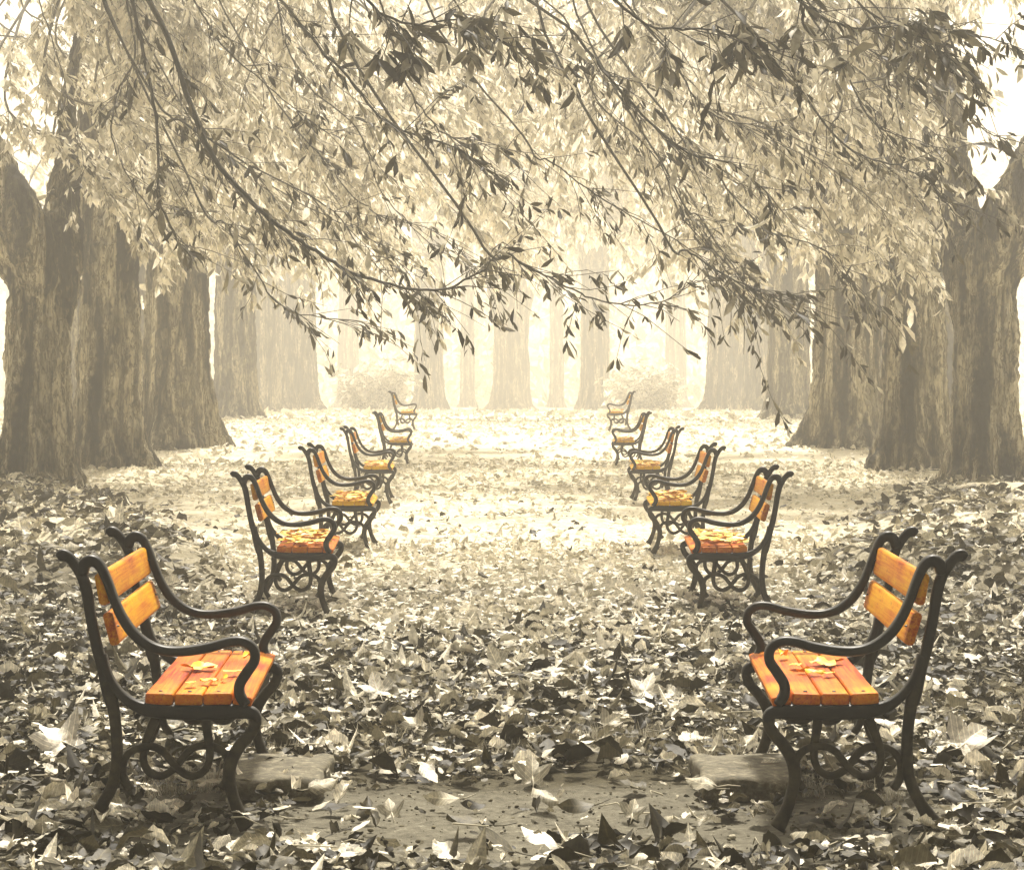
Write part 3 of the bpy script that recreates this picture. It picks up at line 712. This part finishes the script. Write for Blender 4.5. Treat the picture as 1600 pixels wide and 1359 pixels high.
for (px, py, tm, mt, sz, rz, tilt, lab) in BIG:
    d = F * CAMH / (py - 600); p = at(px, py, d)
    o = single_leaf('fallen_leaf', tm, M[mt], (p.x, p.y, float(gz(p.x, p.y)) + .03 + sz * (.10 + .35 * abs(math.sin(tilt[0])))), sz, rz, tilt)
    tag(o, lab, 'leaf', 'single leaves standing out from the litter')

# ------------------------------------------------------------------ trees
def trunk_mesh(mb, cx, cy, zb, r0, H, lean, seed, lobes=7, flare=.55, rtop=.8, tw=.15):
    seg = 56; lev = 44
    zs = np.concatenate([np.linspace(-.25, 1.2, 20)[:-1], np.linspace(1.2, H, lev - 19)])
    verts = []
    ph = seed * 1.7
    for z in zs:
        t = max(z, 0) / H
        rb = r0 * (1 - (1 - rtop) * t)
        fl = math.exp(-max(z, 0) / .42)
        for k in range(seg):
            th = 2 * math.pi * k / seg
            lob = math.cos(lobes * th + ph + tw * z) * .55 + .45 * math.cos((lobes - 2) * th - ph * 1.3 - tw * z) + .3 * math.cos(3 * th + ph)
            nz = mnoise.noise(Vector((math.cos(th) * 1.7 + seed * 3.1, math.sin(th) * 1.7, z * .55)))
            nz2 = mnoise.noise(Vector((math.cos(th) * 6 + seed, math.sin(th) * 6, z * 1.5)))
            nz3 = mnoise.noise(Vector((math.cos(th) * 16 + seed, math.sin(th) * 16, z * 2.5)))
            r = rb * (1 + (.085 + .03 * t) * lob + flare * fl * (.62 + .55 * max(lob, -.4)) + .10 * nz + .05 * nz2 + .022 * nz3)
            verts.append((cx + lean[0] * t * H + r * math.cos(th), cy + lean[1] * t * H + r * math.sin(th), zb + z))
    n = len(zs)
    f = [(i * seg + k, i * seg + (k + 1) % seg, (i + 1) * seg + (k + 1) % seg, (i + 1) * seg + k) for i in range(n - 1) for k in range(seg)]
    f.append(tuple(range((n - 1) * seg, n * seg))); f.append(tuple(range(seg - 1, -1, -1)))
    mb.faces(verts, f)

TEX_BIG = bpy.data.textures.new('bark_knobs', 'CLOUDS'); TEX_BIG.noise_scale = .38; TEX_BIG.noise_depth = 2
TEX_FINE = bpy.data.textures.new('bark_ridges', 'CLOUDS'); TEX_FINE.noise_scale = .10; TEX_FINE.noise_depth = 3
class Foliage:
    def __init__(self): self.pos = []; self.yd = []; self.nr = []; self.sc = []
    def palm(self, p, size, k, droop):
        """a hand of k leaflets hanging at p"""
        base = np.array(droop) + rng.normal(0, .25, 3)
        a0 = rng.uniform(0, 6.28)
        for i in range(k):
            a = a0 + i * 2 * math.pi / k + rng.normal(0, .3)
            d = base + .75 * np.array([math.cos(a), math.sin(a), rng.normal(0, .3)])
            self.pos.append(p + rng.normal(0, size * .15, 3)); self.yd.append(d); self.nr.append(rng.normal(0, 1, 3) + np.array([0, -.3, .6])); self.sc.append(size * rng.lognormal(0, .28))
    def build(self, name, tmpl, mat, parent, off):
        if not self.pos: return None
        m = MB(); scatter(m, tmpl, np.array(self.pos), np.array(self.yd), np.array(self.nr), np.array(self.sc)); return m.build(name, mat, parent, offset=off)

def bough(mb, fo, pts, r0, r1, n_spray, spray_len, leaf, drift, from_t=.25, sides=5, node=.11, k=(3, 5), tw=.004, dens=.72, grav=.05):
    """a long drooping bough with leafy sprays"""
    P = catmull(pts, 7)
    P = P + np.cumsum(rng.normal(0, .008, P.shape), axis=0)
    tube(mb, P, [r0, (r0 + r1) / 2, r1], sides)
    cum = np.concatenate([[0], np.cumsum(np.linalg.norm(np.diff(P, axis=0), axis=1))]); tot = cum[-1]
    for q in range(n_spray):
        t = rng.uniform(from_t, 1) if q else 1.0
        s = t * tot; i = min(np.searchsorted(cum, s), len(P) - 1)
        p = P[i].copy(); tg = P[min(i + 1, len(P) - 1)] - P[max(i - 1, 0)]; tg /= np.linalg.norm(tg) + 1e-9
        d = tg * .7 + np.array(drift) + rng.normal(0, .42, 3); d /= np.linalg.norm(d)
        ln = spray_len * rng.lognormal(0, .35)
        ns = max(4, int(ln / node)); step = ln / ns
        line = [p.copy()]
        for j in range(ns):
            d = d + np.array([.0, 0, -grav]) + rng.normal(0, .11, 3); d /= np.linalg.norm(d)
            p = p + d * step; line.append(p.copy())
            if rng.uniform() < dens: fo.palm(p, leaf, int(rng.integers(k[0], k[1] + 1)), d * .5 + np.array([.1, 0, -.75]))
        tube(mb, line[::2] + ([line[-1]] if len(line) % 2 == 0 else []), [tw, tw * .5], 3, cap=False)

def zmin(px):
    """underside of the canopy as an arch"""
    return 430 - 20 * math.exp(-((px - 800) / 260.0) ** 2)

def tree(name, label, px, d, r0, H, limbs, seed, mirror, boughs=0, sprays=24, spray_len=1.0, leaf=.19, pxr=None, lean=(0, 0), lobes=7, flare=.55, near=None, group='trees lining the avenue',
         crown_depth=5.0, rscale=1.0, top=0, k=(3, 5), far=True, pyr=(-60, 470)):
    sx = -1 if mirror else 1
    x0 = (px - 800) / F * d; zb = float(gz(x0, d))
    root = empty(name, (sx * x0, d, zb)); off = (sx * x0, d, zb)
    m = MB(); trunk_mesh(m, x0, d, zb, r0, H, lean, seed, lobes, flare)
    tips = []
    for pts, rr in limbs:
        W = [at(a, b, d + dd) for a, b, dd in pts]
        tube(m, catmull([tuple(w) for w in W], 8), [r * rscale for r in rr], 20, rough=.16)
        w = W[-1]; tips.append(np.array([sx * w.x, w.y, w.z]))
    tk = m.build('trunk', M['bark'], root, mirror=mirror, offset=off)
    vx = .03 * d / 30
    md = tk.modifiers.new('grow', 'REMESH'); md.mode = 'VOXEL'; md.voxel_size = vx; md.use_smooth_shade = True
    md = tk.modifiers.new('blend', 'SMOOTH'); md.factor = .5; md.iterations = 7
    md = tk.modifiers.new('knobs', 'DISPLACE'); md.texture = TEX_BIG; md.strength = .11; md.mid_level = .5; md.texture_coords = 'LOCAL'
    md = tk.modifiers.new('ridges', 'DISPLACE'); md.texture = TEX_FINE; md.strength = .075; md.mid_level = .5; md.texture_coords = 'LOCAL'
    if name == 'forked_tree': tips = tips[-1:]
    if not tips: tips = [np.array([sx * (x0 + lean[0] * H), d, zb + H])]
    # pale leafy crown reaching over the avenue
    fo = Foliage(); bm_ = MB()
    for b in range(boughs):
        dd = d + rng.uniform(-crown_depth, crown_depth * .6)
        e_px = rng.uniform(*pxr) if not mirror else 1600 - rng.uniform(*pxr)
        lo = min(zmin(e_px), pyr[1])
        e_py = pyr[0] + (lo - pyr[0]) * rng.uniform(.05, 1) ** .75
        e = np.array(at(e_px, e_py, dd))
        tip = tips[int(rng.integers(len(tips)))]
        s_ = e + np.array([-rng.uniform(1.2, 2.6) * (1 if rng.uniform() < .8 else -.6), rng.uniform(-.8, .8), rng.uniform(.9, 2.2)])
        mid = tip * .45 + s_ * .55 + np.array([0, 0, rng.uniform(.3, 1.0)])
        bough(bm_, fo, [tip, mid, s_, (s_ + e) / 2 + np.array([0, 0, .18]), e], .028, .006, sprays, spray_len * .72, leaf, (.4, 0, -.15), from_t=.55, sides=5, node=leaf * .75, k=k, tw=.006)
    for b in range(top):
        dd = d + rng.uniform(-4, 2); e_px = rng.uniform(10, 380); e_y = rng.uniform(-80, 190 if e_px > 150 else 0); e_px = 1600 - e_px if mirror else e_px
        e = np.array(at(e_px, e_y, dd)); tip = tips[int(rng.integers(len(tips)))]
        s_ = e + np.array([rng.uniform(-.5, .5), rng.uniform(-.8, .8), rng.uniform(1.2, 2.2)])
        mid = tip * .45 + s_ * .55 + np.array([0, 0, 1.2])
        bough(bm_, fo, [tip, mid, s_, (s_ + e) / 2 + np.array([0, 0, .18]), e], .035, .006, sprays, spray_len * .7, leaf, (.3, 0, -.15), from_t=.6, sides=5, node=leaf * .75, k=k, tw=.005)
    if boughs:
        bm_.build('branches', M['twig_pale'], root, offset=off)
        fo.build('crown', FARLEAF if far else LEAFLET, M['leaf_crown'], root, off)
    # dark boughs hanging nearer the viewer, one part each
    for (line, nd, r, ns, sl, lf) in (near or []):
        pts = [np.array(at(a, b, nd)) for a, b in line]
        tip = min(tips, key=lambda q: np.linalg.norm(q - pts[0]))
        ext = pts[0] + (pts[0] - pts[1]) * .6
        while (CAMH - ext[2]) / ext[1] * F + 600 > -60: ext = ext + np.array([-.1, 0, .25])
        tip2 = tip + np.array([0, 0, .4]); mid = (tip2 + ext) / 2 + np.array([0, 0, .8])
        fo = Foliage(); m = MB()
        L0 = sum(np.linalg.norm(b - a) for a, b in zip([tip2, mid, ext], [mid, ext, pts[0]])); L1 = sum(np.linalg.norm(b - a) for a, b in zip(pts[:-1], pts[1:]))
        bough(m, fo, [tip2, mid, ext] + pts, r * 1.25, r * .35, ns, sl, lf, (.30, 0, -.08), from_t=L0 / (L0 + L1), sides=6, node=lf * 1.0, k=(2, 4), tw=.0045, dens=.5)
        for hx, hy, hs in HANDS:
            i = min(range(len(pts)), key=lambda q: abs(line[q][0] - hx) + abs(line[q][1] - hy))
            if nd < 14 and abs(line[i][0] - hx) < 60:
                h = np.array(at(hx, hy, nd)); tube(m, [pts[i], (pts[i] + h) / 2 + np.array([0, 0, .05]), h], [.006, .003], 4)
                for q in range(2): fo.palm(h, hs, 6, (0, 0, -.9))
        bo = m.build('branch', M['twig'], root, offset=off)
        fo.build('leaves', LEAFLET, M['leaf_near'], bo, off)
    tag(root, label, 'tree', group)
    return root

def sh(line, dx, dy=0): return [(a + dx, b + dy) for a, b in line]
A1 = [(60, 0), (95, 90), (130, 240)]
A2 = [(205, 0), (240, 150), (255, 240), (265, 320), (290, 390)]
A3 = [(260, 60), (330, 250), (400, 330), (450, 370), (500, 400), (560, 430), (620, 445), (700, 443), (755, 412)]
A4 = [(310, 20), (360, 100), (430, 160), (520, 230)]
A5 = [(480, 50), (560, 150), (640, 230), (740, 262), (800, 330)]
A6 = [(210, 80), (180, 160), (178, 230), (210, 300), (270, 380), (330, 400)]
A7 = [(300, 300), (345, 350), (400, 430), (440, 480), (560, 510)]
A8 = [(250, 150), (300, 190), (400, 260), (530, 335), (600, 420)]
A9 = [(550, 0), (620, 50), (720, 55), (800, 90)]
A10 = [(640, 110), (690, 190), (740, 215), (800, 235)]
A11 = [(430, 0), (470, 110), (560, 200), (600, 300), (690, 390)]
A12 = [(700, 0), (760, 60), (830, 100)]
HANDS = [(545, 55, .13), (600, 85, .15), (632, 100, .15), (748, 32, .13), (735, 80, .15), (975, 45, .13), (1040, 95, .15), (1160, 32, .13), (1150, 80, .15), (1245, 40, .13), (1325, 100, .15), (1440, 34, .13), (1430, 75, .15)]
nearL1 = [(A2, 17, .018, 20, .45, .11), (A6, 19, .010, 14, .4, .11), (A1, 21, .010, 7, .35, .10), (A8, 18, .012, 26, .4, .10), (A7, 20, .012, 22, .45, .11)]
nearL2 = [(A3, 16, .020, 46, .42, .095), (A4, 18, .010, 16, .4, .10), (A11, 20, .010, 26, .45, .10), (sh(A8, 60, 60), 22, .010, 24, .5, .11)]
nearL3 = [(A5, 15.5, .013, 30, .38, .09), (A9, 13, .012, 20, .35, .12), (A10, 17, .009, 16, .4, .10), (A12, 14, .009, 12, .3, .11), (sh(A5, -40, 120), 22, .010, 26, .5, .10)]
nearR3 = [(sh(A5, 405, 10), 15.5, .013, 30, .38, .09), (sh(A9, 420, 5), 13, .012, 20, .35, .12), (sh(A10, 410, 0), 17, .009, 16, .4, .10), (sh(A3, 330, 30)[2:], 18, .012, 34, .45, .10)]
nearR2 = [(sh(A5, 690, 10), 16.5, .012, 28, .38, .09), (sh(A9, 705, 5), 13.5, .012, 20, .35, .12), (sh(A8, 560, 60), 19, .010, 26, .45, .10), (sh(A11, 450, 40), 20, .010, 24, .45, .10)]
nearR1 = [(sh(A9, 770, 0), 15, .010, 24, .4, .11), (sh(A5, 900, -30)[:4], 18, .010, 26, .45, .11), (sh(A12, 560, 0), 16, .008, 14, .4, .11), (sh(A10, 690, 0), 17, .009, 16, .4, .10), (sh(A5, 560, 120), 20, .012, 28, .45, .10), (sh(A3, 620, 20)[2:7], 18, .012, 30, .42, .10), (sh(A4, 980, 0), 19, .009, 10, .4, .11), (sh(A7, 760, -10), 20, .010, 16, .45, .10)]

LIMB1 = [([(74, 520, 0), (66, 440, -.1), (44, 380, -.3), (18, 310, -.4), (-20, 235, -.4), (-80, 120, -.3), (-120, -60, 0)], [.30, .36, .33, .26, .22, .18]),
         ([(40, 430, 0), (10, 396, -.1), (-40, 372, -.2), (-140, 330, -.3)], [.30, .24, .2]),
         ([(76, 510, .05), (84, 430, .1), (96, 340, .4), (104, 250, .5), (112, 130, .5), (150, -40, .2), (230, -130, -1)], [.30, .36, .21, .11, .06, .05])]
def up_limbs(pxc, w, splay):
    return [([(pxc - w * .1, 420, 0), (pxc - w * .25 - splay * .3, 300, .2), (pxc - w * .2 - splay, 120, .3), (pxc - splay * 1.6, -110, 0)], [.42, .29, .17, .10]),
            ([(pxc + w * .15, 420, 0), (pxc + w * .3 + splay * .3, 310, -.2), (pxc + w * .4 + splay, 140, -.4), (pxc + splay * 3, -110, -1.2)], [.38, .26, .15, .09])]
def make_pair(name, labs, **kw):
    for mir in (False, True):
        k2 = dict(kw); k2['near'] = kw['near'][1 if mir else 0] if kw.get('near') else None
        tree(name, labs[1 if mir else 0], mirror=mir, **k2)

make_pair('forked_tree', ('massive forked trunk nearest the viewer at the left edge, dark hollow crotch', 'massive forked trunk nearest the viewer at the right edge, dark hollow crotch'),
          px=60, d=30, r0=.48, H=3.05, limbs=LIMB1, seed=1, boughs=18, sprays=34, leaf=.145, pxr=(140, 640), near=(nearL1, nearR1), lobes=6, far=False, top=14)
make_pair('old_tree', ('thick dark ribbed trunk second in the left tree row', 'thick dark ribbed trunk second in the right tree row'),
          px=173, d=34.5, r0=.53, H=3.4, limbs=up_limbs(173, 60, 26), seed=2, boughs=18, sprays=34, leaf=.155, pxr=(165, 800), near=(nearL2, nearR2), lobes=7, flare=.62)
make_pair('old_tree', ('mottled grey trunk third in the left tree row, stained low down', 'mottled grey trunk third in the right tree row, stained low down'),
          px=276, d=41.5, r0=.62, H=4, limbs=up_limbs(276, 60, 22), seed=3, boughs=16, sprays=34, leaf=.18, pxr=(200, 860), near=(nearL3, nearR3), lobes=6)
make_pair('slim_tree', ('slimmer misty trunk fourth in the left tree row beside a bright gap', 'slimmer misty trunk fourth in the right tree row beside a bright gap'),
          px=368, d=70, r0=.70, H=6, rscale=1.5, limbs=up_limbs(368, 40, 16), seed=4, boughs=17, sprays=26, leaf=.30, pxr=(250, 850), spray_len=1.5, lobes=5)
make_pair('broad_tree', ('broad pale trunk fifth in the left tree row, spreading foot in the mist', 'broad pale trunk fifth in the right tree row, spreading foot in the mist'),
          px=458, d=118, r0=1.36, H=10, rscale=2.5, limbs=up_limbs(458, 50, 14), seed=5, boughs=16, sprays=24, leaf=.62, pxr=(330, 850), spray_len=2.6, crown_depth=12, lobes=5)
make_pair('straight_tree', ('straight misty trunk standing behind the farthest bench of the left row', 'straight misty trunk standing behind the farthest bench of the right row'),
          px=670, d=138, r0=.92, H=13, rscale=2.3, limbs=up_limbs(670, 30, 8), seed=6, boughs=16, sprays=24, leaf=.60, pxr=(480, 950), spray_len=2.6, crown_depth=14, lobes=5, flare=.6)
tree('central_tree', 'faint trunk closing the avenue at its far centre', 798, 160, 1.35, 12, [([(790, 500, 0), (776, 420, 0), (770, 250, 0), (760, 60, 0)], [.42, .38, .3, .2]), ([(806, 500, 0), (822, 420, 0), (828, 260, 0), (838, 60, 0)], [.42, .38, .3, .2])],
     7, False, boughs=26, sprays=24, leaf=.65, pxr=(560, 1040), spray_len=2.8, lobes=5, rscale=2.2, crown_depth=14)
make_pair('thin_tree', ('thin faint trunk just left of the central far trunk', 'thin faint trunk just right of the central far trunk'),
          px=730, d=182, r0=.6, H=18, limbs=[], seed=8, boughs=5, sprays=20, leaf=.6, pxr=(600, 850), spray_len=2.6, lobes=5)
make_pair('back_tree', ('dim trunk filling the gap between the first two left trunks', 'dim trunk filling the gap between the first two right trunks'),
          px=116, d=56, r0=.50, H=7, limbs=[], seed=9, boughs=5, sprays=20, leaf=.28, pxr=(90, 330), spray_len=1.3, lobes=5)
make_pair('back_tree', ('dim leaning trunk between the second and third left trunks', 'dim leaning trunk between the second and third right trunks'),
          px=228, d=64, r0=.62, H=7, limbs=[], seed=10, boughs=5, sprays=20, leaf=.30, pxr=(150, 400), spray_len=1.3, lobes=6, lean=(.02, 0))
make_pair('back_tree', ('pale trunk just left of the broad misty left trunk', 'pale trunk just right of the broad misty right trunk'),
          px=412, d=105, r0=.85, H=11, limbs=[], seed=12, boughs=5, sprays=20, leaf=.4, pxr=(250, 600), spray_len=1.8, lobes=5)
make_pair('back_tree', ('faintest trunk behind the left bush', 'faintest trunk behind the right bush'),
          px=545, d=180, r0=.9, H=20, limbs=[], seed=13, boughs=5, sprays=20, leaf=.6, pxr=(400, 700), spray_len=2.8, lobes=5)

# misty bushes
def bush(px, d, w, h, label):
    x = (px - 800) / F * d; zb = float(gz(x, d))
    root = empty('bush', (x, d, zb)); m = MB(); fo = Foliage()
    for i in range(26):
        a = rng.uniform(0, 6.28); e = np.array([x + w * .5 * math.cos(a) * rng.uniform(.2, 1), d + w * .5 * math.sin(a), zb + h * rng.uniform(.4, 1) * (1 - .25 * abs(math.cos(a)))])
        s = np.array([x + .1 * math.cos(a), d + .1 * math.sin(a), zb - .05])
        P = catmull([s, (s + e) / 2 + np.array([0, 0, .15]), e], 6); tube(m, P, [.02, .006], 4)
        for p in P[3:]:
            for q in range(3): fo.palm(p + rng.normal(0, .45, 3), .4, 4, (0, 0, -.2))
    m.build('stem', M['twig'], root, offset=(x, d, zb)); fo.build('foliage', FARLEAF, M['leaf_crown'], root, (x, d, zb))
    tag(root, label, 'bush', 'misty bushes between the far trunks')
bush(588, 118, 3.4, 2.5, 'rounded misty bush left of the far left straight trunk')
bush(1012, 118, 3.5, 2.4, 'rounded misty bush right of the far right straight trunk')

# far-off wood behind everything
def far_wood():
    m = MB(); n = 46000
    x = rng.uniform(-85, 85, n); y = rng.uniform(185, 235, n)
    top = 30 + 4 * np.sin(x * .22) + 3 * np.sin(x * .6 + 1)
    z = -.5 + top * rng.uniform(0, 1, n) ** 1.15
    g = (np.sin(x * .55 + 1.7 * np.sin(z * .4)) * np.sin(z * .5 + x * .3 + y * .2) + .25 * np.sin(x * 1.7 + z) > -.3)
    x, y, z = x[g], y[g], z[g]; n = len(x)
    nr = rng.normal(0, 1, (n, 3)); yd = rng.normal(0, 1, (n, 3)) + np.array([.3, 0, -.8])
    scatter(m, FARLEAF, np.stack([x, y, z], -1), yd, nr, rng.uniform(1.0, 2.0, n))
    for i in range(12):
        tx = -70 + 140 * (i + rng.uniform(-.3, .3)) / 11; ty = rng.uniform(190, 235)
        tube(m, [(tx, ty, -.8), (tx + .1, ty, 9), (tx + rng.normal(0, .5), ty, 27)], [.7, .5, .2], 8)
    o = m.build('distant_wood', M['leaf_crown']); tag(o, 'far wood fading into mist beyond the avenue', 'wood', kind='stuff')
far_wood()

# ------------------------------------------------------------------ haze
HZ = dict(x=172, y0=-16, y1=387, z0=-2.2, z1=44)
def haze(density=.0042):
    m = MB(); x = HZ['x']
    v = [(sx * x, y, z) for z in (HZ['z0'], HZ['z1']) for y in (HZ['y0'], HZ['y1']) for sx in (-1, 1)]
    m.faces(v, [(0, 2, 3, 1), (4, 5, 7, 6), (0, 1, 5, 4), (2, 6, 7, 3), (0, 4, 6, 2), (1, 3, 7, 5)])
    mt, nt, out = new_mat('haze')
    p = N(nt, 'ShaderNodeVolumePrincipled'); p.inputs['Color'].default_value = (.99, .96, .89, 1)
    p.inputs['Density'].default_value = density; p.inputs['Density Attribute'].default_value = ''; p.inputs['Anisotropy'].default_value = .5
    L(nt, p.outputs[0], out.inputs['Volume'])
    o = m.build('haze', mt, smooth=False); tag(o, 'pale warm mist filling the whole avenue', 'haze', kind='stuff')
haze()

# ------------------------------------------------------------------ light, sky, camera
SUN_EL, SUN_AZ = R(58), R(6)     # ahead of the camera, high in the mist
w = bpy.data.worlds.new('World'); scene.world = w; w.use_nodes = True
nt = w.node_tree
for n in list(nt.nodes): nt.nodes.remove(n)
sky = nt.nodes.new('ShaderNodeTexSky'); sky.sky_type = 'NISHITA'; sky.sun_disc = False
sky.sun_elevation = SUN_EL; sky.sun_rotation = SUN_AZ; sky.air_density = 1.0; sky.dust_density = 6.0
bw = nt.nodes.new('ShaderNodeRGBToBW'); nt.links.new(sky.outputs[0], bw.inputs[0])
tint = nt.nodes.new('ShaderNodeMix'); tint.data_type = 'RGBA'; tint.blend_type = 'MULTIPLY'; tint.inputs[0].default_value = 1
nt.links.new(bw.outputs[0], tint.inputs[6]); tint.inputs[7].default_value = (1.05, .99, .86, 1)
bg = nt.nodes.new('ShaderNodeBackground'); bg.inputs[1].default_value = .10
nt.links.new(tint.outputs[2], bg.inputs[0])
wo = nt.nodes.new('ShaderNodeOutputWorld'); nt.links.new(bg.outputs[0], wo.inputs[0])

sd = bpy.data.lights.new('sun', 'SUN'); sd.energy = 5.0; sd.angle = R(6); sd.color = (1.0, .93, .82)
so = bpy.data.objects.new('sun', sd); COL.objects.link(so)
dirv = Vector((math.sin(SUN_AZ) * math.cos(SUN_EL), math.cos(SUN_AZ) * math.cos(SUN_EL), math.sin(SUN_EL)))
so.rotation_euler = (-dirv).to_track_quat('-Z', 'Y').to_euler(); so.location = dirv * 60

cd = bpy.data.cameras.new('camera'); cam = bpy.data.objects.new('camera', cd); COL.objects.link(cam)
cd.sensor_fit = 'HORIZONTAL'; cd.sensor_width = 36; cd.lens = F / 1600 * 36
cd.shift_y = -(679.5 - 600) / 1600
cam.location = (0, 0, CAMH); cam.rotation_euler = (R(90), 0, 0); cd.clip_end = 800; cd.clip_start = .05
scene.camera = cam
vs = scene.view_settings; vs.view_transform = 'Standard'; vs.look = 'None'; vs.gamma = 1; vs.exposure = .86; vs.use_curve_mapping = False
scene.render.engine = 'CYCLES'
c = scene.cycles
c.use_denoising = True
try: c.denoiser = 'OPENIMAGEDENOISE'
except Exception: pass
c.max_bounces = 8; c.diffuse_bounces = 3; c.glossy_bounces = 2; c.transmission_bounces = 3; c.volume_bounces = 3; c.transparent_max_bounces = 4
c.use_adaptive_sampling = True; c.adaptive_threshold = .02
